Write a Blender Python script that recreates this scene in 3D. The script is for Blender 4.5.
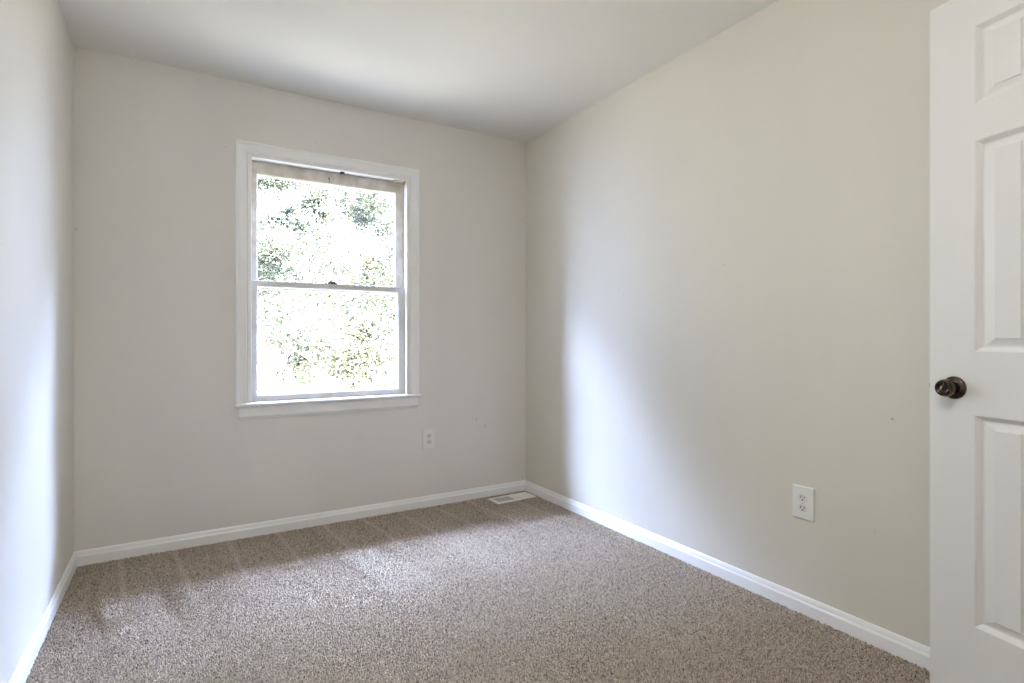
import bpy, bmesh, math, random
import numpy as np
from mathutils import Vector, Matrix

random.seed(7)
rng = np.random.default_rng(7)
sc = bpy.context.scene
COL = sc.collection
for o in list(bpy.data.objects):
    bpy.data.objects.remove(o, do_unlink=True)

# ------------------------------------------------------------------ camera
CAM_H = 1.0775
cam_d = bpy.data.cameras.new('camera')
cam = bpy.data.objects.new('camera', cam_d)
COL.objects.link(cam)
cam_d.sensor_fit = 'HORIZONTAL'
cam_d.sensor_width = 36.0
cam_d.lens = 19.346
cam_d.shift_y = -4.16 / 1024
cam_d.clip_start = 0.02
cam.location = (0, 0, CAM_H)
cam.rotation_euler = (math.pi / 2, 0, -0.5415)
sc.camera = cam

# ------------------------------------------------------------------ world, sun, exposure
# bright blue-white sky high in front of the window, white haze low, dim deep blue elsewhere
LOW_C, LOW = (0.86, 0.93, 1.0), 6.5
HIGH_C, HIGH, EAST, WEST = (0.51, 0.63, 1.0), 200.0, 18.5, 19.5
DIM_C, DIM = (0.45, 0.62, 1.0), 1.2
world = bpy.data.worlds.new('World')
sc.world = world
world.use_nodes = True
nt = world.node_tree
nt.nodes.clear()
W = nt.nodes.new
def wl(a, b): nt.links.new(a, b)
def math_(op, a, b=None):
    n = W('ShaderNodeMath'); n.operation = op
    for i, v in enumerate((a, b)):
        if v is None: continue
        if isinstance(v, (int, float)): n.inputs[i].default_value = v
        else: wl(v, n.inputs[i])
    return n.outputs[0]
def smooth(v, a, b, lo=0.0, hi=1.0):
    n = W('ShaderNodeMapRange'); n.interpolation_type = 'SMOOTHSTEP'
    n.inputs['From Min'].default_value = a; n.inputs['From Max'].default_value = b
    n.inputs['To Min'].default_value = lo; n.inputs['To Max'].default_value = hi
    wl(v, n.inputs['Value']); return n.outputs[0]
def mixc(f, a, b):
    n = W('ShaderNodeMix'); n.data_type = 'RGBA'
    wl(f, n.inputs['Factor'])
    for k, v in (('A', a), ('B', b)):
        if isinstance(v, tuple): n.inputs[k].default_value = (*v, 1)
        else: wl(v, n.inputs[k])
    return n.outputs['Result']
wo = W('ShaderNodeOutputWorld'); bg = W('ShaderNodeBackground'); tc = W('ShaderNodeTexCoord'); sx = W('ShaderNodeSeparateXYZ')
wl(tc.outputs['Generated'], sx.inputs[0])
yy = math_('MAXIMUM', sx.outputs['Y'], 0.02)
su = math_('ABSOLUTE', math_('DIVIDE', sx.outputs['X'], yy))
sv = math_('DIVIDE', sx.outputs['Z'], yy)
def addc(a_, b2, f=None):
    n = W('ShaderNodeMix'); n.data_type = 'RGBA'; n.blend_type = 'ADD'; n.clamp_result = False
    n.inputs['Factor'].default_value = 1.0
    if f is not None: wl(f, n.inputs['Factor'])
    for k, v in (('A', a_), ('B', b2)):
        if isinstance(v, tuple): n.inputs[k].default_value = (*v, 1)
        else: wl(v, n.inputs[k])
    return n.outputs['Result']
def mul(*a_):
    r_ = a_[0]
    for b3 in a_[1:]: r_ = math_('MULTIPLY', r_, b3)
    return r_
ahead = smooth(sx.outputs['Y'], .02, .15)
east = smooth(sx.outputs['X'], -.05, .05)
west = smooth(sx.outputs['X'], -.05, .05, 1, 0)
w_low = mul(ahead, smooth(su, .6, 1.1, 1, 0), smooth(sv, .5, 1.0, 1, 0))
w_east = mul(ahead, east, smooth(su, .35, .85), smooth(su, 1.6, 1.9, 1, 0), smooth(sv, 1.0, 1.8, 1, 0))
w_west = mul(ahead, west, smooth(su, .75, 1.3), smooth(su, 2.0, 2.4, 1, 0), smooth(sv, 1.0, 1.8, 1, 0))
w_high = mul(ahead, smooth(sv, .7, 1.12), smooth(sv, 1.65, 1.9, 1, 0), smooth(su, 1.7, 2.3, 1, 0))
c = addc(tuple(v * DIM for v in DIM_C), tuple(v * LOW for v in LOW_C), w_low)
c = addc(c, tuple(v * EAST for v in HIGH_C), w_east)
c = addc(c, tuple(v * WEST for v in HIGH_C), w_west)
c = addc(c, tuple(v * HIGH for v in HIGH_C), w_high)
wl(c, bg.inputs['Color'])
wl(bg.outputs[0], wo.inputs[0])

SUN = 540.0
sun_d = bpy.data.lights.new('sun', 'SUN')
sun_d.energy = SUN
sun_d.angle = math.radians(1.0)
sun_d.color = (1.0, 0.95, 0.86)
sun = bpy.data.objects.new('sun', sun_d)
COL.objects.link(sun)
sun.location = (3, -6, 9)
sun.rotation_euler = Vector((-0.30, 0.80, -1.7)).to_track_quat('-Z', 'Y').to_euler()

sc.view_settings.view_transform = 'Standard'
sc.view_settings.look = 'None'
sc.view_settings.gamma = 1.0
sc.view_settings.use_curve_mapping = False
sc.view_settings.exposure = 0.16
sc.cycles.use_denoising = True
try:
    sc.cycles.denoiser = 'OPENIMAGEDENOISE'
    sc.cycles.denoising_input_passes = 'RGB_ALBEDO_NORMAL'
    sc.cycles.denoising_prefilter = 'ACCURATE'
except Exception:
    pass
sc.cycles.max_bounces = 12
sc.cycles.diffuse_bounces = 8
sc.cycles.transparent_max_bounces = 16
sc.cycles.sample_clamp_indirect = 8.0
FILL_EMIT = 70.0

# ------------------------------------------------------------------ materials
def mat(name, color, rough=0.5, metal=0.0, spec=0.5):
    m = bpy.data.materials.new(name)
    m.use_nodes = True
    b = m.node_tree.nodes['Principled BSDF']
    b.inputs['Base Color'].default_value = (*color, 1)
    b.inputs['Roughness'].default_value = rough
    b.inputs['Metallic'].default_value = metal
    b.inputs['Specular IOR Level'].default_value = spec
    return m

def nodes(m):
    return m.node_tree.nodes, m.node_tree.links, m.node_tree.nodes['Principled BSDF']

def add_bump(m, scale, strength, dist=0.001, detail=3, vec_scale=None):
    N, L, b = nodes(m)
    t = N.new('ShaderNodeTexCoord')
    n = N.new('ShaderNodeTexNoise')
    n.inputs['Scale'].default_value = scale
    n.inputs['Detail'].default_value = detail
    src = t.outputs['Object']
    if vec_scale:
        mp = N.new('ShaderNodeMapping')
        mp.inputs['Scale'].default_value = vec_scale
        L.new(src, mp.inputs[0]); src = mp.outputs[0]
    L.new(src, n.inputs['Vector'])
    bp = N.new('ShaderNodeBump')
    bp.inputs['Strength'].default_value = strength
    bp.inputs['Distance'].default_value = dist
    L.new(n.outputs[0], bp.inputs['Height'])
    L.new(bp.outputs[0], b.inputs['Normal'])
    return m

def add_mottle(m, c1, c2, scale, vec_scale=None, detail=3, lo=0.35, hi=0.65):
    N, L, b = nodes(m)
    t = N.new('ShaderNodeTexCoord')
    n = N.new('ShaderNodeTexNoise')
    n.inputs['Scale'].default_value = scale
    n.inputs['Detail'].default_value = detail
    src = t.outputs['Object']
    if vec_scale:
        mp = N.new('ShaderNodeMapping')
        mp.inputs['Scale'].default_value = vec_scale
        L.new(src, mp.inputs[0]); src = mp.outputs[0]
    L.new(src, n.inputs['Vector'])
    r = N.new('ShaderNodeValToRGB')
    r.color_ramp.elements[0].position = lo
    r.color_ramp.elements[0].color = (*c1, 1)
    r.color_ramp.elements[1].position = hi
    r.color_ramp.elements[1].color = (*c2, 1)
    L.new(n.outputs[0], r.inputs[0])
    L.new(r.outputs[0], b.inputs['Base Color'])
    return r

def add_marks(m, marks, color):
    """scuffs and nail holes: small spots of their own shape at fixed places on the wall"""
    N, L, b = nodes(m)
    inp = b.inputs['Base Color']
    geo = N.new('ShaderNodeNewGeometry')
    cur = inp.links[0].from_socket if inp.links else None
    for (p, s, strength) in marks:
        mp = N.new('ShaderNodeVectorMath'); mp.operation = 'SUBTRACT'
        mp.inputs[1].default_value = p
        L.new(geo.outputs['Position'], mp.inputs[0])
        dv = N.new('ShaderNodeVectorMath'); dv.operation = 'DIVIDE'
        dv.inputs[1].default_value = s
        L.new(mp.outputs[0], dv.inputs[0])
        ln = N.new('ShaderNodeVectorMath'); ln.operation = 'LENGTH'
        L.new(dv.outputs[0], ln.inputs[0])
        mr = N.new('ShaderNodeMapRange')
        mr.inputs['From Min'].default_value = 0.4
        mr.inputs['From Max'].default_value = 1.0
        mr.inputs['To Min'].default_value = strength
        mr.inputs['To Max'].default_value = 0.0
        L.new(ln.outputs['Value'], mr.inputs['Value'])
        mx = N.new('ShaderNodeMix'); mx.data_type = 'RGBA'
        L.new(mr.outputs[0], mx.inputs['Factor'])
        if cur is None:
            mx.inputs['A'].default_value = inp.default_value
        else:
            L.new(cur, mx.inputs['A'])
        mx.inputs['B'].default_value = (*color, 1)
        cur = mx.outputs['Result']
    L.new(cur, inp)

WALL = (0.70, 0.67, 0.605)
def wall_mat(name, WALL=WALL):
    m = mat(name, WALL, 0.55, spec=0.35)
    add_mottle(m, tuple(c * 0.975 for c in WALL), tuple(min(1, c * 1.02) for c in WALL), 2.2, (1, 1, .35))
    add_bump(m, 260, 0.18, 0.0008, 2)
    return m
m_wall = wall_mat('cream_wall_paint')
m_wall_b_lit = wall_mat('cream_wall_paint_back_lit', (0.76, 0.735, 0.70))  # back wall light painted in: paler, less yellow copy of the same cream
add_marks(m_wall_b_lit, [((1.682, 3.256, 0.535), (.007, .05, .018), .28), ((1.748, 3.256, 0.483), (.008, .05, .016), .38),
                     ((1.655, 3.256, 0.54), (.003, .05, .022), .18), ((-0.42, 3.256, 1.585), (.008, .05, .008), .35),
                     ((2.045, 3.256, 0.10), (.006, .05, .012), .5), ((0.66, 3.256, 2.18), (.004, .05, .003), .5),
                     ((0.20, 3.256, 2.08), (.007, .05, .003), .35)],
          (0.30, 0.26, 0.22))
m_wall_r = wall_mat('cream_wall_paint_right')
add_marks(m_wall_r, [((2.069, 1.61, 1.40), (.05, .005, .005), .55), ((2.069, 2.26, 1.31), (.05, .006, .005), .4),
                     ((2.069, 0.935, 0.80), (.05, .006, .006), .7), ((2.069, 1.35, 1.40), (.05, .004, .003), .35),
                     ((2.069, 2.60, 1.48), (.05, .004, .004), .6), ((2.069, 0.99, 0.40), (.05, .003, .015), .25)],
          (0.33, 0.30, 0.26))
m_ceil = add_bump(mat('ceiling_paint', (0.84, 0.825, 0.80), 0.8, spec=0.2), 180, 0.15, 0.0008, 2)
m_trim = add_bump(mat('white_semi_gloss_trim', (0.90, 0.90, 0.895), 0.32), 90, 0.08, 0.0006, 2)
m_sash = mat('white_sash_paint', (0.76, 0.76, 0.76), 0.4)
add_mottle(m_sash, (0.70, 0.69, 0.66), (0.80, 0.80, 0.80), 9)
m_old = mat('dingy_cream_sash_paint', (0.66, 0.62, 0.54), 0.5)
add_mottle(m_old, (0.52, 0.47, 0.39), (0.68, 0.64, 0.56), 14)
m_door = mat('white_door_paint', (0.74, 0.735, 0.715), 0.42)
add_bump(m_door, 60, 0.10, 0.0006, 4, (1, 1, .06))
m_plate = mat('white_plastic', (0.82, 0.82, 0.79), 0.3)
m_face = mat('receptacle_plastic', (0.72, 0.72, 0.69), 0.35)
m_slot = mat('dark_slot', (0.02, 0.018, 0.016), 0.8)
m_screw = mat('screw_steel', (0.55, 0.54, 0.52), 0.35, 0.8)
m_bronze = mat('aged_bronze', (0.09, 0.065, 0.05), 0.16, 0.9)
add_mottle(m_bronze, (0.05, 0.038, 0.031), (0.12, 0.09, 0.07), 30)
m_brass = mat('tarnished_brass', (0.45, 0.36, 0.22), 0.4, 0.9)
m_darkmetal = mat('dark_lock_metal', (0.035, 0.03, 0.026), 0.45, 0.3)
m_vent = mat('white_enamel_vent', (0.88, 0.87, 0.84), 0.35)
m_duct = mat('dark_duct', (0.03, 0.028, 0.026), 0.9)
m_carpet = mat('carpet_backing', (0.16, 0.13, 0.115), 1.0, spec=0.05)
m_pile = mat('taupe_carpet_pile', (0.3, 0.25, 0.22), 0.95, spec=0.08)
N, L, b = nodes(m_pile)
g = N.new('ShaderNodeNewGeometry')
r = N.new('ShaderNodeValToRGB')
els = r.color_ramp.elements
els[0].position = 0.0; els[0].color = (0.10, 0.075, 0.06, 1)
els[1].position = 1.0; els[1].color = (0.70, 0.62, 0.50, 1)
e = els.new(0.18); e.color = (0.35, 0.288, 0.228, 1)
e = els.new(0.85); e.color = (0.56, 0.48, 0.385, 1)
L.new(g.outputs['Random Per Island'], r.inputs[0])
def nm(op, a_, b_=None):
    n_ = N.new('ShaderNodeMath'); n_.operation = op
    for i_, v_ in enumerate((a_, b_)):
        if v_ is None: continue
        if isinstance(v_, (int, float)): n_.inputs[i_].default_value = v_
        else: L.new(v_, n_.inputs[i_])
    return n_.outputs[0]
# brushed-up vacuum tracks: thin paler lines of pile running out from the back wall
sp_ = N.new('ShaderNodeSeparateXYZ'); L.new(g.outputs['Position'], sp_.inputs[0])
wob = N.new('ShaderNodeTexNoise'); wob.inputs['Scale'].default_value = 1.0; L.new(g.outputs['Position'], wob.inputs['Vector'])
ph_ = nm('ADD', nm('DIVIDE', nm('ADD', sp_.outputs['X'], nm('MULTIPLY', sp_.outputs['Y'], .10)), .235), nm('MULTIPLY', wob.outputs[0], .45))
ds_ = nm('ABSOLUTE', nm('SUBTRACT', nm('FRACT', ph_), .5))
def mrange(v_, a_, b_, lo, hi):
    n_ = N.new('ShaderNodeMapRange'); n_.inputs['From Min'].default_value = a_; n_.inputs['From Max'].default_value = b_
    n_.inputs['To Min'].default_value = lo; n_.inputs['To Max'].default_value = hi; n_.interpolation_type = 'SMOOTHSTEP'
    L.new(v_, n_.inputs['Value']); return n_.outputs[0]
trk = nm('MULTIPLY', mrange(ds_, .0, .08, .30, 0), mrange(sp_.outputs['Y'], 2.3, 2.9, 0, 1))
tm = N.new('ShaderNodeMix'); tm.data_type = 'RGBA'; L.new(trk, tm.inputs['Factor'])
L.new(r.outputs[0], tm.inputs['A']); tm.inputs['B'].default_value = (0.80, 0.72, 0.64, 1)
L.new(tm.outputs['Result'], b.inputs['Base Color'])
b.inputs['Sheen Weight'].default_value = 0.2

def glass_mat():
    m = bpy.data.materials.new('window_glass')
    m.use_nodes = True
    n = m.node_tree; n.nodes.clear()
    out = n.nodes.new('ShaderNodeOutputMaterial')
    tr = n.nodes.new('ShaderNodeBsdfTransparent'); tr.inputs[0].default_value = (0.97, 0.985, 0.975, 1)
    gl = n.nodes.new('ShaderNodeBsdfGlossy'); gl.inputs['Roughness'].default_value = 0.02
    fr = n.nodes.new('ShaderNodeFresnel'); fr.inputs[0].default_value = 1.45
    ge = n.nodes.new('ShaderNodeNewGeometry'); mi = n.nodes.new('ShaderNodeMapRange')
    mi.inputs['To Min'].default_value = 1.45; mi.inputs['To Max'].default_value = 1 / 1.45
    n.links.new(ge.outputs['Backfacing'], mi.inputs['Value']); n.links.new(mi.outputs[0], fr.inputs[0])
    mx = n.nodes.new('ShaderNodeMixShader')
    n.links.new(fr.outputs[0], mx.inputs[0]); n.links.new(tr.outputs[0], mx.inputs[1])
    n.links.new(gl.outputs[0], mx.inputs[2]); n.links.new(mx.outputs[0], out.inputs[0])
    return m
m_glass = glass_mat()

def leaf_mat(name, col, col2, trans):
    m = bpy.data.materials.new(name)
    m.use_nodes = True
    n = m.node_tree; n.nodes.clear()
    out = n.nodes.new('ShaderNodeOutputMaterial')
    g = n.nodes.new('ShaderNodeNewGeometry')
    r = n.nodes.new('ShaderNodeValToRGB')
    r.color_ramp.elements[0].color = (*col, 1); r.color_ramp.elements[1].color = (*col2, 1)
    n.links.new(g.outputs['Random Per Island'], r.inputs[0])
    d = n.nodes.new('ShaderNodeBsdfDiffuse'); t = n.nodes.new('ShaderNodeBsdfTranslucent')
    n.links.new(r.outputs[0], d.inputs[0]); n.links.new(r.outputs[0], t.inputs[0])
    mx = n.nodes.new('ShaderNodeMixShader'); mx.inputs[0].default_value = trans
    n.links.new(d.outputs[0], mx.inputs[1]); n.links.new(t.outputs[0], mx.inputs[2])
    n.links.new(mx.outputs[0], out.inputs[0])
    return m
m_leaf1 = leaf_mat('pale_green_leaves', (0.023, 0.028, 0.026), (0.056, 0.064, 0.055), 0.45)
m_leaf2 = leaf_mat('yellow_green_leaves', (0.024, 0.028, 0.020), (0.060, 0.064, 0.046), 0.45)
m_bark = mat('grey_bark', (0.30, 0.27, 0.26), 0.9)
add_mottle(m_bark, (0.20, 0.18, 0.17), (0.42, 0.39, 0.38), 12, (1, 1, .2))
m_lawn = mat('sunlit_pale_gravel', (0.55, 0.54, 0.49), 1.0)
add_mottle(m_lawn, (0.50, 0.49, 0.43), (0.62, 0.60, 0.55), 1.5)

# ------------------------------------------------------------------ helpers
WM = {}
def thing(name, loc=(0, 0, 0), rotz=0.0, label=None, cat=None, group=None, kind=None):
    o = bpy.data.objects.new(name, None)
    o.empty_display_size = 0.1
    COL.objects.link(o)
    o.location = loc; o.rotation_euler = (0, 0, rotz)
    WM[o.name] = Matrix.Translation(loc) @ Matrix.Rotation(rotz, 4, 'Z')
    tag(o, label, cat, group, kind)
    return o

def tag(o, label=None, cat=None, group=None, kind=None):
    for k, v in (('label', label), ('category', cat), ('group', group), ('kind', kind)):
        if v: o[k] = v
    return o

def finish(name, me, m, parent, smooth):
    o = bpy.data.objects.new(name, me)
    COL.objects.link(o)
    for mm in (m if isinstance(m, (list, tuple)) else [m]):
        me.materials.append(mm)
    if smooth:
        me.polygons.foreach_set('use_smooth', [True] * len(me.polygons))
        if smooth != 'full':
            me.set_sharp_from_angle(angle=math.radians(smooth if smooth is not True else 35))
    if parent: o.parent = parent
    WM[o.name] = WM[parent.name] if parent else Matrix.Identity(4)
    return o

def obj(name, bm, m, parent=None, local=False, smooth=False, origin=None):
    """one mesh object from a bmesh; world coordinates unless local"""
    bmesh.ops.recalc_face_normals(bm, faces=bm.faces)
    if parent and not local:
        bm.transform(WM[parent.name].inverted())
    if origin is not None:
        bm.transform(Matrix.Translation(-Vector(origin)))
    me = bpy.data.meshes.new(name)
    bm.to_mesh(me); bm.free()
    o = finish(name, me, m, parent, smooth)
    if origin is not None: o.location = origin
    return o

def BM(): return bmesh.new()

def box(bm, x0, x1, y0, y1, z0, z1, bevel=0.0, seg=2):
    vs = [bm.verts.new((x, y, z)) for x in (x0, x1) for y in (y0, y1) for z in (z0, z1)]
    fs = [bm.faces.new([vs[i] for i in q]) for q in
          ((0, 1, 3, 2), (4, 6, 7, 5), (0, 4, 5, 1), (2, 3, 7, 6), (0, 2, 6, 4), (1, 5, 7, 3))]
    if bevel > 0:
        es = list({e for f in fs for e in f.edges})
        bmesh.ops.bevel(bm, geom=es, offset=bevel, segments=seg, affect='EDGES', profile=0.5)
    return vs

def lathe(bm, prof, M, n=40):
    """prof = [(radius, height)] about local z, mapped by M"""
    rings = []
    for r_, z in prof:
        if r_ < 1e-6:
            rings.append([bm.verts.new(M @ Vector((0, 0, z)))])
        else:
            rings.append([bm.verts.new(M @ Vector((r_ * math.cos(2 * math.pi * k / n), r_ * math.sin(2 * math.pi * k / n), z))) for k in range(n)])
    for a, c in zip(rings, rings[1:]):
        for k in range(n):
            k2 = (k + 1) % n
            if len(a) == 1 and len(c) == 1: continue
            if len(a) == 1: bm.faces.new((a[0], c[k], c[k2]))
            elif len(c) == 1: bm.faces.new((a[k], a[k2], c[0]))
            else: bm.faces.new((a[k], a[k2], c[k2], c[k]))
    for rg in (rings[0], rings[-1]):
        if len(rg) > 1: bm.faces.new(rg)

def sweep(bm, stations):
    """stations: list of equal-length lists of points, each a closed cross-section"""
    rs = [[bm.verts.new(p) for p in s] for s in stations]
    n = len(rs[0])
    for a, c in zip(rs, rs[1:]):
        for k in range(n):
            bm.faces.new((a[k], a[(k + 1) % n], c[(k + 1) % n], c[k]))
    bm.faces.new(rs[0]); bm.faces.new(rs[-1])

def tube(bm, pts, rads, n=8):
    rings = []
    for i, p in enumerate(pts):
        p = Vector(p)
        d = (Vector(pts[min(i + 1, len(pts) - 1)]) - Vector(pts[max(i - 1, 0)])).normalized()
        u = d.orthogonal().normalized() if abs(d.z) < .95 else Vector((1, 0, 0)).cross(d).normalized()
        w = d.cross(u)
        rings.append([p + (u * math.cos(2 * math.pi * k / n) + w * math.sin(2 * math.pi * k / n)) * rads[i] for k in range(n)])
    sweep(bm, rings)

# ------------------------------------------------------------------ room dimensions
XL, XR, YB, H = -0.427, 2.069, 3.256, 2.44
YH = -1.20            # hall wall behind the camera
T = 0.14              # back wall thickness
OX0, OX1, OZ0, OZ1 = 0.305, 1.2155, 0.715, 2.066   # window opening

def struct(o): o['kind'] = 'structure'; return o

bm = BM(); box(bm, XL - .1, XR + .1, YH - .1, YB + T, -.15, 0.0)
struct(obj('floor', bm, m_carpet))
bm = BM(); box(bm, XL - .1, XR + .1, YH - .1, YB + T, H, H + .15)
struct(obj('ceiling', bm, m_ceil))
bm = BM(); box(bm, XL - .1, XL, YH - .1, YB + T, 0, H)
struct(obj('wall_left', bm, m_wall))
bm = BM(); box(bm, XR, XR + .1, YH - .1, YB + T, 0, H)
struct(obj('wall_right', bm, m_wall_r))
bm = BM()
# back wall as a ring of quads round the opening (front, back, reveals)
def ring(bm, y, flip=False):
    o = [bm.verts.new(p) for p in ((XL, y, 0), (XR, y, 0), (XR, y, H), (XL, y, H))]
    i = [bm.verts.new(p) for p in ((OX0, y, OZ0), (OX1, y, OZ0), (OX1, y, OZ1), (OX0, y, OZ1))]
    for k in range(4):
        bm.faces.new((o[k], o[(k + 1) % 4], i[(k + 1) % 4], i[k]))
    return o, i
o1, i1 = ring(bm, YB); o2, i2 = ring(bm, YB + T)
for a, c in ((o1, o2), (i1, i2)):
    for k in range(4):
        bm.faces.new((a[k], a[(k + 1) % 4], c[(k + 1) % 4], c[k]))
struct(obj('wall_back', bm, m_wall_b_lit))
bm = BM(); box(bm, XL, XR, YH - .1, YH, 0, H)
struct(obj('wall_hall', bm, m_wall))
# partition with the doorway the open door hangs in
DW = 0.66
ANG = math.radians(13.48)
EDGE = Vector((1.9074, 0.7628, 0))
HINGE = EDGE - Vector((math.sin(ANG), math.cos(ANG), 0)) * DW
FY = HINGE.y - 0.012
dx1 = HINGE.x + 0.004; dx0 = dx1 - DW - 0.006
bm = BM()
sec = [(dx0 - .14, 0), (dx0 - .018, 0), (dx0 - .018, 2.075), (dx1 + .018, 2.075), (dx1 + .018, 0), (XR, 0), (XR, H), (dx0 - .14, H)]
sweep(bm, [[(x, FY - .115, z) for x, z in sec], [(x, FY, z) for x, z in sec]])
struct(obj('wall_front', bm, m_wall))

# ------------------------------------------------------------------ baseboards
BP = [(0, 0), (.0125, 0), (.0125, .050), (.0115, .053), (.0085, .058), (.0075, .066), (.0055, .073), (.003, .077), (0, .0775)]
def baseboard(name, a, c, nrm, ma=0, mc=0):
    """a->c along the wall, nrm into the room; ma/mc mitre factors at the ends"""
    a = Vector(a); c = Vector(c); nrm = Vector(nrm); d = (c - a).normalized()
    st = []
    for p, s in ((a, ma), (c, -mc)):
        st.append([p + nrm * t + d * (t * s) + Vector((0, 0, z)) for t, z in BP])
    bm = BM(); sweep(bm, st)
    return struct(obj(name, bm, m_trim))
baseboard('baseboard_back', (XL, YB, 0), (XR, YB, 0), (0, -1, 0), 1, 1)
baseboard('baseboard_right', (XR, YB, 0), (XR, FY, 0), (-1, 0, 0), 1, 0)
baseboard('baseboard_left', (XL, YH, 0), (XL, YB, 0), (1, 0, 0), 0, 1)

# ------------------------------------------------------------------ window
win = thing('window_1', ((OX0 + OX1) / 2, YB, 0.72), kind='structure',
            label='white double hung window in the back wall with trees outside')
# casing: profile swept up, over and down with mitred corners
CW = 0.0575
CP = [(0, 0), (0, .009), (.004, .012), (.012, .0125), (.020, .0105), (.040, .013), (.046, .017), (.054, .018), (CW, .0165), (CW, 0)]
def cas(pt, du, dv):
    return [(pt[0] + du * w, YB - t, pt[1] + dv * w) for w, t in CP]
ix0, ix1, iz1 = OX0 - .002, OX1 + .002, OZ1
bm = BM()
sweep(bm, [cas((ix0, .725), -1, 0), cas((ix0, iz1), -1, 1), cas((ix1, iz1), 1, 1), cas((ix1, .725), 1, 0)])
obj('window_casing', bm, m_trim, win, smooth=25)
# stool with nosed front, apron below
bm = BM(); box(bm, .241, 1.284, YB - .032, YB, .7065, .725, .006, 3)
box(bm, OX0, OX1, YB - .004, YB + .036, .7065, .725)
obj('window_stool', bm, m_trim, win, smooth=30)
bm = BM()
AP = [(0, .7065), (.014, .7065), (.0155, .700), (.0155, .655), (.012, .648), (.009, .640), (0, .640)]
sweep(bm, [[(x, YB - t, z) for t, z in AP] for x in (.262, 1.263)])
obj('window_apron', bm, m_trim, win)
# jamb liner
bm = BM()
for x0, x1 in ((OX0, OX0 + .012), (OX1 - .012, OX1)):
    box(bm, x0, x1, YB + .001, YB + T + .02, OZ0, OZ1)
box(bm, OX0, OX1, YB + .001, YB + T + .02, OZ1 - .012, OZ1)
box(bm, OX0, OX1, YB + .036, YB + T + .03, OZ0 - .02, OZ0 + .010)
obj('jamb_liner', bm, m_trim, win)
# interior stops
bm = BM()
for x0, x1 in ((OX0, OX0 + .020), (OX1 - .020, OX1)):
    box(bm, x0, x1, YB - .006, YB + .033, .725, OZ1, .002)
box(bm, OX0 + .02, OX1 - .02, YB - .006, YB + .033, OZ1 - .020, OZ1, .002)
obj('window_stop', bm, m_trim, win)

def sash(name, x0, x1, z0, z1, gx0, gx1, gz0, gz1, y0, y1, m):
    """four rails with a small glazing bevel on the room side"""
    bm = BM()
    def loop(y, ax0, ax1, az0, az1):
        return [bm.verts.new(p) for p in ((ax0, y, az0), (ax1, y, az0), (ax1, y, az1), (ax0, y, az1))]
    b_ = .006
    A = [loop(y1, x0, x1, z0, z1), loop(y0, x0, x1, z0, z1), loop(y0, gx0 - b_, gx1 + b_, gz0 - b_, gz1 + b_),
         loop(y0 + .010, gx0, gx1, gz0, gz1), loop(y1 - .004, gx0, gx1, gz0, gz1), loop(y1, gx0 - .004, gx1 + .004, gz0 - .004, gz1 + .004)]
    A.append(A[0])
    for p, q in zip(A, A[1:]):
        for k in range(4):
            bm.faces.new((p[k], p[(k + 1) % 4], q[(k + 1) % 4], q[k]))
    o = obj(name, bm, m, win)
    ym = y0 + .016
    bm = BM(); box(bm, gx0 - .003, gx1 + .003, ym, ym + .003, gz0 - .003, gz1 + .003)
    obj('glass_pane', bm, m_glass, o)
    return o
lower = sash('lower_sash', OX0 + .013, OX1 - .013, .726, 1.388, .361, 1.151, .764, 1.353, YB + .035, YB + .070, m_sash)
upper = sash('upper_sash', OX0 + .013, OX1 - .013, 1.345, 2.052, .364, 1.148, 1.384, 1.977, YB + .075, YB + .110, m_old)
upper['label'] = 'dingy cream upper sash'
# sash lock on the meeting rail
lock = BM()
cx, cz = 0.752, 1.388
box(lock, cx - .034, cx + .026, YB + .040, YB + .070, cz, cz + .006, .001)
lathe(lock, [(.014, 0), (.014, .010), (.010, .016), (0, .017)], Matrix.Translation((cx, YB + .056, cz + .003)), 20)
tube(lock, [(cx, YB + .052, cz + .011), (cx + .016, YB + .042, cz + .011), (cx + .030, YB + .040, cz + .004)], [.006, .0055, .005])
o = obj('sash_lock', lock, m_darkmetal, win, smooth=30); o['label'] = 'dark metal sash lock'
# lift ridge on the meeting rail
bm = BM(); box(bm, .335, 1.185, YB + .031, YB + .036, 1.381, 1.3885, .0015)
obj('meeting_rail_lip', bm, m_sash, win)
# old shade brackets under the head
for bx_, w_ in ((.812, .018), (1.150, .050)):
    bm = BM()
    box(bm, bx_ - w_ / 2, bx_ + w_ / 2, YB + .010, YB + .030, 2.0375, 2.046, .001)
    box(bm, bx_ - w_ / 2 - .004, bx_ - w_ / 2 + .002, YB + .008, YB + .028, 2.032, 2.046, .001)
    o = obj('shade_bracket', bm, m_old if w_ > .03 else m_darkmetal, win)
bm = BM(); box(bm, 1.186, 1.195, YB + .010, YB + .028, 2.024, 2.046, .002)
o = obj('shade_bracket', bm, m_brass, win); o['label'] = 'tarnished metal corner bracket'
bm = BM()
lathe(bm, [(.004, 0), (.004, .003), (.0018, .004), (.0018, .016), (0, .017)], Matrix.Translation((.745, YB + .075, 2.012)) @ Matrix.Rotation(math.pi / 2, 4, 'X'), 12)
box(bm, .7435, .7465, YB + .060, YB + .063, 1.985, 2.014)
o = obj('sash_hook', bm, m_darkmetal, win); o['label'] = 'small dark hook on the upper sash'

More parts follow.
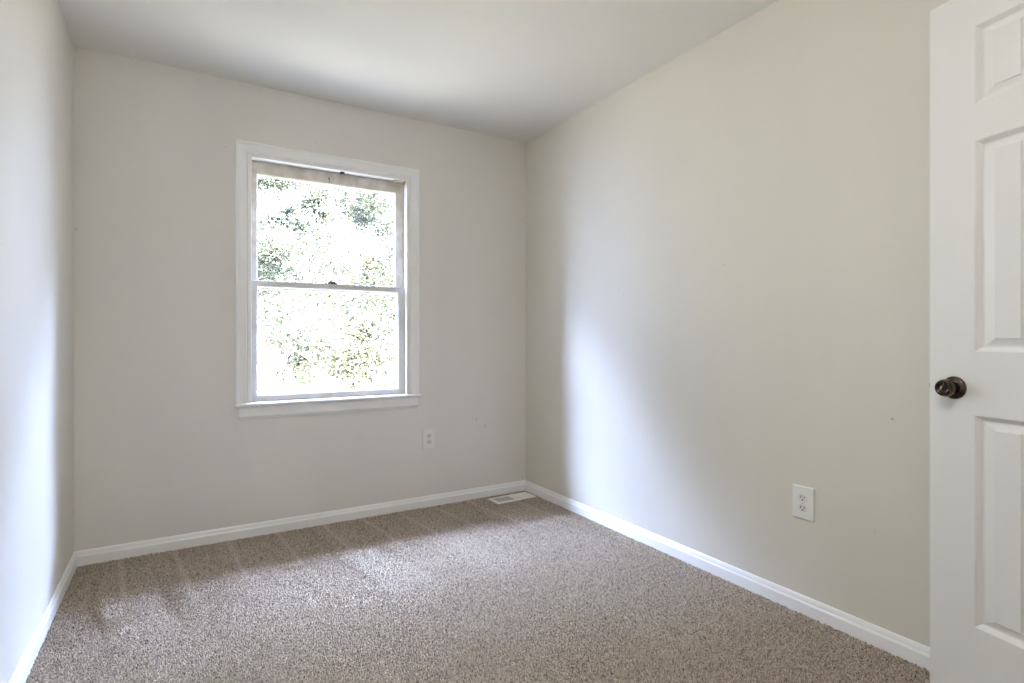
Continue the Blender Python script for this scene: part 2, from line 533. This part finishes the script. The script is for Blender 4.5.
# ------------------------------------------------------------------ door
door = thing('door_1', (HINGE.x, HINGE.y, 0), math.pi / 2 - ANG, kind='structure',
             label='open white six panel door with a bronze knob, beside the right wall')
DT = 0.035; Z0, Z1 = 0.018, 2.047
xs = [0, .122, .277, .383, .538, DW]
zs = [Z0, .277, .862, 1.038, 1.621, 1.721, 1.938, Z1]
PR = [(0, 0, 0), (.0025, .0025, -.0015), (.006, .006, -.005), (.0105, .0105, -.010), (.0135, .0135, -.0118), (.017, .017, -.0120), (.020, .020, -.0112), (.047, .035, -.0045), (.0485, .0365, -.0016)]
bm = BM()
def door_face(y, s):
    V = {}
    def gv(x, z):
        k = (round(x, 5), round(z, 5))
        if k not in V: V[k] = bm.verts.new((x, y, z))
        return V[k]
    for i in range(5):
        for j in range(7):
            c4 = [gv(xs[i], zs[j]), gv(xs[i + 1], zs[j]), gv(xs[i + 1], zs[j + 1]), gv(xs[i], zs[j + 1])]
            if i in (1, 3) and j in (1, 3, 5):
                prev = c4
                for ins, inz, dep in PR[1:]:
                    a0, a1, b0, b1 = xs[i] + ins, xs[i + 1] - ins, zs[j] + inz, zs[j + 1] - inz
                    cur = [bm.verts.new((px, y + s * dep, pz)) for px, pz in ((a0, b0), (a1, b0), (a1, b1), (a0, b1))]
                    for k in range(4):
                        bm.faces.new((prev[k], prev[(k + 1) % 4], cur[(k + 1) % 4], cur[k]))
                    prev = cur
                bm.faces.new(prev)
            else:
                bm.faces.new(c4)
    return V
Va = door_face(0, 1); Vb = door_face(-DT, -1)
border = [(x, Z0) for x in xs] + [(DW, z) for z in zs[1:]] + [(x, Z1) for x in reversed(xs[:-1])] + [(0, z) for z in reversed(zs[1:-1])]
for p, q in zip(border, border[1:] + border[:1]):
    k1 = (round(p[0], 5), round(p[1], 5)); k2 = (round(q[0], 5), round(q[1], 5))
    bm.faces.new((Va[k1], Va[k2], Vb[k2], Vb[k1]))
bmesh.ops.recalc_face_normals(bm, faces=bm.faces)
es = [e for e in bm.edges if len(e.link_faces) == 2 and e.calc_face_angle() > 1.4
      and all(abs(v.co.y) < 1e-6 or abs(v.co.y + DT) < 1e-6 for v in e.verts)
      and (abs(e.verts[0].co.y - e.verts[1].co.y) < 1e-6)]
bmesh.ops.bevel(bm, geom=es, offset=.0018, segments=2, affect='EDGES')
leaf = obj('door_panel', bm, m_door, door, local=True, smooth=20)
# knob: rosette, neck, tulip knob on both faces
kx, kz = DW - .070, 0.934
for side in (1, -1):
    Mk = Matrix.Translation((kx, 0 if side == 1 else -DT, kz)) @ Matrix.Rotation(-side * math.pi / 2, 4, 'X')
    bm = BM()
    lathe(bm, [(0.0, .0475), (.006, .047), (.011, .0455), (.0135, .0462), (.0150, .0485), (.0185, .0500), (.0235, .048), (.0262, .0425), (.0268, .038), (.0255, .034), (.0265, .032), (.0245, .028), (.0175, .0215), (.0125, .016), (.0115, .009), (.0115, .006), (0, .006)][::-1], Mk @ Matrix.Diagonal((.93, .93, .98, 1)), 48)
    kn = obj('door_knob', bm, m_bronze, door, local=True, smooth=40)
    bm = BM()
    lathe(bm, [(0, 0), (.0325, 0), (.0325, .003), (.0305, .0065), (.0285, .0085), (.022, .0105), (.016, .013), (0, .013)], Mk, 48)
    WM[kn.name] = WM[door.name]
    obj('rosette', bm, m_bronze, kn, local=True, smooth=40)
bm = BM(); box(bm, DW - .0005, DW + .0012, -DT / 2 - .0125, -DT / 2 + .0125, kz - .0285, kz + .0285, .0004)
lp = obj('latch_plate', bm, m_brass, door, local=True)
bm = BM(); box(bm, DW + .001, DW + .011, -DT / 2 - .006, -DT / 2 + .006, kz - .008, kz + .008, .003)
obj('latch_bolt', bm, m_brass, lp, local=True)
for hz in (.25, 1.03, 1.85):
    bm = BM()
    lathe(bm, [(0, 0), (.006, 0), (.006, .089), (0, .089)], Matrix.Translation((-.004, .006, hz - .0445)), 16)
    box(bm, -.001, .0005, -.031, .004, hz - .0445, hz + .0445)
    obj('hinge', bm, m_brass, door, local=True, smooth=35)
# door frame
bm = BM()
for (a, c) in ((dx0 - .018, dx0), (dx1, dx1 + .018)):
    box(bm, a, c, FY - .117, FY + .001, 0, 2.075)
box(bm, dx0 - .018, dx1 + .018, FY - .117, FY + .001, 2.055, 2.075)
struct(obj('trim_1', bm, m_trim))
bm = BM()
def cas2(x, z, du, dv): return [(x + du * w, FY + t, z + dv * w) for w, t in CP]
sweep(bm, [cas2(dx0 - .012, 0, -1, 0), cas2(dx0 - .012, 2.069, -1, 1), cas2(dx1 + .012, 2.069, 1, 1), cas2(dx1 + .012, 0, 1, 0)])
struct(obj('trim_2', bm, m_trim))

# ------------------------------------------------------------------ outlets (local: x across, -y out of the wall, z up)
def outlet(loc, rotz, label):
    t = thing('wall_outlet', loc, rotz, label, 'outlet')
    w, h_, th = .0425, .0635, .0065
    bm = BM()
    def rr(hw, hh, y): return [bm.verts.new((x, y, z)) for x, z in ((-hw, -hh), (hw, -hh), (hw, hh), (-hw, hh))]
    rs = [rr(w, h_, 0), rr(w, h_, -.0035), rr(w - .0015, h_ - .0015, -.0055), rr(w - .004, h_ - .004, -th)]
    for p, q in zip(rs, rs[1:]):
        for k in range(4): bm.faces.new((p[k], p[(k + 1) % 4], q[(k + 1) % 4], q[k]))
    bm.faces.new(rs[0]); bm.faces.new(rs[-1])
    obj('cover_plate', bm, m_plate, t, local=True)
    for zc in (.0195, -.0195):
        bm = BM()
        pts = []
        for k in range(48):   # round receptacle face flattened top and bottom
            a = 2 * math.pi * k / 48
            pts.append((.0172 * math.cos(a), max(-.0140, min(.0140, .0172 * math.sin(a))) + zc))
        sweep(bm, [[(x, -th + .001, z) for x, z in pts], [(x, -th - .0012, z) for x, z in pts]])
        rc = obj('receptacle', bm, m_face, t, local=True)
        bm = BM()
        box(bm, -.0080, -.0052, -th - .0016, -th - .001, zc - .001, zc + .0085)
        box(bm, .0052, .0080, -th - .0016, -th - .001, zc + .000, zc + .0078)
        lathe(bm, [(0, 0), (.0029, 0), (.0029, .0006), (0, .0006)], Matrix.Translation((0, -th - .001, zc - .0068)) @ Matrix.Rotation(math.pi / 2, 4, 'X'), 14)
        o = obj('slots', bm, m_slot, rc, local=True); o['label'] = 'dark plug slots'
    bm = BM()
    lathe(bm, [(0, 0), (.0034, 0), (.0030, .0012), (0, .0016)], Matrix.Translation((0, -th, 0)) @ Matrix.Rotation(math.pi / 2, 4, 'X'), 16)
    obj('screw', bm, m_screw, t, local=True, smooth=35)
    return t
outlet((1.343, YB, .436), 0, 'white duplex outlet on the back wall, low between window and corner')
outlet((XR, 1.246, .436), -math.pi / 2, 'white duplex outlet low on the right wall near the open door')

# ------------------------------------------------------------------ floor vent
VC = (1.882, 3.128); VR = math.radians(2.0)
vent = thing('floor_vent', (VC[0], VC[1], 0.010), VR, 'white metal floor register in the carpet by the far right corner', 'vent')
VW, VD = .150, .064
bm = BM()
def rr(hw, hd, z): return [bm.verts.new((x, y, z)) for x, y in ((-hw, -hd), (hw, -hd), (hw, hd), (-hw, hd))]
rs = [rr(VW, VD, .000), rr(VW, VD, .0035), rr(VW - .006, VD - .006, .007), rr(VW - .019, VD - .019, .0075), rr(VW - .021, VD - .021, .004), rr(VW - .021, VD - .021, .000)]
rs.append(rs[0])
for p, q in zip(rs, rs[1:]):
    for k in range(4): bm.faces.new((p[k], p[(k + 1) % 4], q[(k + 1) % 4], q[k]))
obj('vent_frame', bm, m_vent, vent, local=True)
bm = BM(); box(bm, -.004, .004, -VD + .020, VD - .020, .001, .0065)
obj('centre_bar', bm, m_vent, vent, local=True)
bm = BM(); box(bm, -VW + .015, VW - .015, -VD + .015, VD - .015, -.004, -.002)
o = obj('damper', bm, m_duct, vent, local=True)
for sgn in (-1, 1):
    bm = BM()
    n_ = 9
    for k in range(n_):
        c = sgn * (.012 + (k + .5) * (VW - .036) / n_)
        tl = .0045
        dxx = -.0055 if sgn < 0 else .0024
        vs = [(c - dxx - .0005, -.002), (c - dxx + .0005, -.002), (c + dxx + .0005, .006), (c + dxx - .0005, .006)]
        sweep(bm, [[(x, y, z) for x, z in vs] for y in (-VD + .020, VD - .020)])
    for yy in (-.0145, .0145):
        box(bm, min(sgn * .006, sgn * (VW - .020)), max(sgn * .006, sgn * (VW - .020)), yy - .001, yy + .001, .000, .0055)
    obj('louvers', bm, m_vent, vent, local=True)

# ------------------------------------------------------------------ carpet pile (real tufts)
def carpet():
    sp = 0.0040
    gx = np.arange(XL + .014, XR - .013, sp); gy = np.arange(0.45, YB - .013, sp)
    X, Y = np.meshgrid(gx, gy); X = X.ravel(); Y = Y.ravel()
    n = len(X)
    X = X + rng.uniform(-.5, .5, n) * sp * 1.1; Y = Y + rng.uniform(-.5, .5, n) * sp * 1.1
    vis = (X * .5155 + Y * .857 > 1.15); X = X[vis]; Y = Y[vis]; n = len(X)
    c, s = math.cos(-VR), math.sin(-VR)
    lx = (X - VC[0]) * c - (Y - VC[1]) * s; ly = (X - VC[0]) * s + (Y - VC[1]) * c
    keep = ~((abs(lx) < VW + .002) & (abs(ly) < VD + .002))
    keep &= (X > XL + .013) & (X < XR - .013) & (Y < YB - .013)
    X = X[keep]; Y = Y[keep]; n = len(X)
    # clump field: smooth pseudo-random lean from summed sines
    def field(ph):
        r_ = np.random.default_rng(ph); f = np.zeros(n)
        for k in range(10):
            fr = r_.uniform(140, 520); a = r_.uniform(0, 6.28); p = r_.uniform(0, 6.28)
            f += np.sin(fr * (X * math.cos(a) + Y * math.sin(a)) + p)
        return f / 3.2
    # vacuum strokes: broad bands where the pile lies over
    ph = (X + .10 * Y + .03 * np.sin(5 * Y)) / .235
    line = np.exp(-((ph - np.round(ph)) / .055) ** 2) * np.clip((Y - 2.2) / .4, 0, 1) * (0.5 + 0.5 * np.sin(1.7 * np.round(ph) + 1))
    band = np.where(np.floor(ph) % 2 == 0, 1.0, -.6) * np.clip((Y - 2.0) / .6, 0, 1)
    low = np.sin(3.1 * X + 1.3 * Y) * np.sin(2.3 * Y - 1.7 * X + 1)
    leanx = .0030 * field(1) + rng.normal(0, .0026, n) + .0012 * low
    leany = .0030 * field(2) + rng.normal(0, .0026, n) + .0012 * band - .0075 * line
    hh = .0110 + rng.normal(0, .0013, n) + .0008 * field(3)
    hh = np.clip(hh, .006, .016)
    rad = .0026 + rng.uniform(-.0004, .0005, n)
    ang = rng.uniform(0, 2 * math.pi, n)
    P = np.zeros((n, 7, 3), np.float32)
    for k in range(3):
        a = ang + k * 2 * math.pi / 3
        P[:, k, 0] = X + rad * .75 * np.cos(a); P[:, k, 1] = Y + rad * .75 * np.sin(a); P[:, k, 2] = 0
        a2 = a + .9
        P[:, 3 + k, 0] = X + leanx * .65 + rad * np.cos(a2); P[:, 3 + k, 1] = Y + leany * .65 + rad * np.sin(a2); P[:, 3 + k, 2] = hh * .72
    P[:, 6, 0] = X + leanx * 1.1; P[:, 6, 1] = Y + leany * 1.1; P[:, 6, 2] = hh
    quads = np.array([[0, 1, 4, 3], [1, 2, 5, 4], [2, 0, 3, 5]]); tris = np.array([[3, 4, 6], [4, 5, 6], [5, 3, 6]])
    base = (np.arange(n) * 7)[:, None, None]
    lq = (base + quads[None]).reshape(n, -1); lt = (base + tris[None]).reshape(n, -1)
    loops = np.concatenate([lq, lt], 1).ravel().astype(np.int32)
    tot = np.tile(np.array([4, 4, 4, 3, 3, 3], np.int32), n)
    start = np.concatenate([[0], np.cumsum(tot)[:-1]]).astype(np.int32)
    me = bpy.data.meshes.new('carpet_pile')
    me.vertices.add(n * 7); me.vertices.foreach_set('co', P.ravel())
    me.loops.add(len(loops)); me.loops.foreach_set('vertex_index', loops)
    me.polygons.add(len(tot)); me.polygons.foreach_set('loop_start', start); me.polygons.foreach_set('loop_total', tot)
    me.update(calc_edges=True)
    o = finish('carpet_pile', me, m_pile, None, False)
    tag(o, 'taupe brown twist pile carpet covering the whole bedroom floor', 'carpet', None, 'stuff')
carpet()

# ------------------------------------------------------------------ ceiling lamp (added and unseen, supplies the room's fill light)
fill_lamp = thing('added_fill_light', (0.20, 0.35, H), 0, 'added unseen fill light shaped as a round flush dome', 'fill light')
bm = BM(); lathe(bm, [(0, 0), (.185, 0), (.185, -.018), (.175, -.028), (.150, -.028), (0, -.028)], Matrix.Identity(4), 48)
obj('fill_light_base', bm, m_trim, fill_lamp, local=True, smooth=35)
m_dome = mat('fill_light_glow', (0.9, 0.9, 0.88), 0.4)
N, L, b = nodes(m_dome)
b.inputs['Emission Color'].default_value = (0.985, 0.98, 0.97, 1)
b.inputs['Emission Strength'].default_value = FILL_EMIT
bm = BM(); lathe(bm, [(.165, -.028)] + [(.165 * math.cos(a), -.028 - .085 * math.sin(a)) for a in [k * math.pi / 2 / 10 for k in range(1, 10)]] + [(0, -.113)], Matrix.Identity(4), 48)
o = obj('fill_light_dome', bm, m_dome, fill_lamp, local=True, smooth='full'); o['label'] = 'glowing dome of the added fill light'

# ------------------------------------------------------------------ outside: lawn and trees, one storey below
GZ = -2.7
m_siding = mat('pale_house_siding', (0.62, 0.58, 0.52), 0.7)
bm = BM()
E0, E1 = YB + T, YB + T + .11
rr_ = []
for y in (E0, E1):
    o_ = [bm.verts.new(p) for p in ((-6.5, y, GZ - .3), (8, y, GZ - .3), (8, y, 3.0), (-6.5, y, 3.0))]
    i_ = [bm.verts.new(p) for p in ((OX0 - .02, y, OZ0 - .03), (OX1 + .02, y, OZ0 - .03), (OX1 + .02, y, OZ1 + .02), (OX0 - .02, y, OZ1 + .02))]
    for k in range(4): bm.faces.new((o_[k], o_[(k + 1) % 4], i_[(k + 1) % 4], i_[k]))
    rr_.append((o_, i_))
for a, c in zip(rr_[0], rr_[1]):
    for k in range(4): bm.faces.new((a[k], a[(k + 1) % 4], c[(k + 1) % 4], c[k]))
struct(obj('wall_outside', bm, m_siding))
bm = BM()
nx = 24
vg = [[bm.verts.new((-14 + 34 * i / nx, YB + T + .11 + 34 * j / nx, GZ + (0.5 * j / nx * j / nx * 4) + .08 * math.sin(i * 1.3) * math.cos(j * .9))) for j in range(nx + 1)] for i in range(nx + 1)]
for i in range(nx):
    for j in range(nx):
        bm.faces.new((vg[i][j], vg[i + 1][j], vg[i + 1][j + 1], vg[i][j + 1]))
struct(obj('ground', bm, m_lawn, smooth='full'))

def tree(x, y, h_, cr, nleaf, leafm, label, seed, z0=GZ, size=.095, lowest=.18):
    r_ = np.random.default_rng(seed)
    t = thing('tree', (x, y, z0), 0, label, 'tree', 'trees outside the window')
    bm = BM()
    pts = [(0, 0, -.1)]; n_ = 7
    for k in range(1, n_ + 1):
        pts.append((r_.normal(0, .08) * k / 2, r_.normal(0, .08) * k / 2, h_ * .9 * k / n_))
    rad0 = .05 + h_ * .013
    tube(bm, pts, [rad0 * (1 - .85 * k / n_) for k in range(n_ + 1)], 10)
    ends = []
    for k in range(26):
        f = r_.uniform(lowest, .95); i = min(int(f * n_), n_ - 1); fr = f * n_ - i
        p = Vector(pts[i]).lerp(Vector(pts[i + 1]), fr)
        a = r_.uniform(0, 6.28); L_ = cr * (1.05 - .45 * abs(f - .5) * 2) * r_.uniform(.65, 1.05)
        q1 = p + Vector((math.cos(a) * L_ * .5, math.sin(a) * L_ * .5, L_ * r_.uniform(.1, .35)))
        q2 = p + Vector((math.cos(a + .25) * L_, math.sin(a + .25) * L_, L_ * r_.uniform(.15, .5)))
        r0 = rad0 * (1 - .85 * f) * .45
        tube(bm, [p, q1, q2], [r0, r0 * .55, r0 * .2], 6)
        ends += [(q1, L_ * .28), (q2, L_ * .34), (q1.lerp(q2, .5), L_ * .3)]
        for s_ in range(3):
            b2 = q1.lerp(q2, r_.uniform(0, 1)); d2 = Vector(r_.normal(0, 1, 3)).normalized() * L_ * .35
            tube(bm, [b2, b2 + d2 * .6, b2 + d2 + Vector((0, 0, .05))], [r0 * .3, r0 * .2, r0 * .08], 5)
            ends.append((b2 + d2, L_ * .24))
    tr = obj('trunk', bm, m_bark, t, local=True, smooth='full')
    # leaves: small pointed blades folded along the midrib, clustered at the branch ends
    ec = np.array([list(e_[0]) for e_ in ends]); er = np.array([e_[1] for e_ in ends])
    idx = r_.integers(0, len(ec), nleaf)
    d = r_.normal(0, 1, (nleaf, 3)); d /= np.linalg.norm(d, axis=1)[:, None]
    c = ec[idx] + d * (er[idx] * r_.uniform(0, 1, nleaf) ** .5)[:, None] * np.array([1, 1, .7])
    a1 = r_.normal(0, 1, (nleaf, 3)); a1[:, 2] *= .6; a1 /= np.linalg.norm(a1, axis=1)[:, None]
    up = r_.normal(0, .6, (nleaf, 3)) + np.array([0, 0, 1.0])
    a2 = np.cross(a1, up); a2 /= np.linalg.norm(a2, axis=1)[:, None]
    nn = np.cross(a1, a2)
    s_ = (size * r_.uniform(.6, 1.3, nleaf))[:, None]
    P = np.stack([c - a1 * s_ * .5, c + a2 * s_ * .28 + nn * s_ * .10, c + a1 * s_ * .5, c - a2 * s_ * .28 + nn * s_ * .10], 1)
    base = (np.arange(nleaf) * 4)[:, None, None]
    loops = (base + np.array([[0, 1, 2], [0, 2, 3]])[None]).ravel().astype(np.int32)
    me = bpy.data.meshes.new('foliage')
    me.vertices.add(nleaf * 4); me.vertices.foreach_set('co', P.astype(np.float32).ravel())
    me.loops.add(len(loops)); me.loops.foreach_set('vertex_index', loops)
    me.polygons.add(nleaf * 2); me.polygons.foreach_set('loop_start', np.arange(0, nleaf * 6, 3, dtype=np.int32))
    me.polygons.foreach_set('loop_total', np.full(nleaf * 2, 3, np.int32))
    me.update(calc_edges=True)
    finish('foliage', me, leafm, t, False)
    return t
tree(3.3, 9.1, 7.4, 1.7, 26000, m_leaf2, 'yellow-green leafy tree seen through the middle and right of the window', 11, size=.075)
tree(0.9, 13.6, 9.2, 2.3, 30000, m_leaf1, 'sparse pale green tree seen through the left of the window', 12, size=.085)
tree(5.7, 14.4, 9.6, 2.5, 34000, m_leaf1, 'dense grey-green tree seen at the right edge of the window', 13, size=.09)
tree(1.6, 7.0, 3.3, 1.0, 9000, m_leaf1, 'low grey-green young tree seen through the bottom of the lower pane', 14, lowest=.3, size=.06)
tree(4.2, 21.5, 10.5, 3.6, 42000, m_leaf1, 'tall pale tree standing far behind the others outside the window', 15, size=.13)
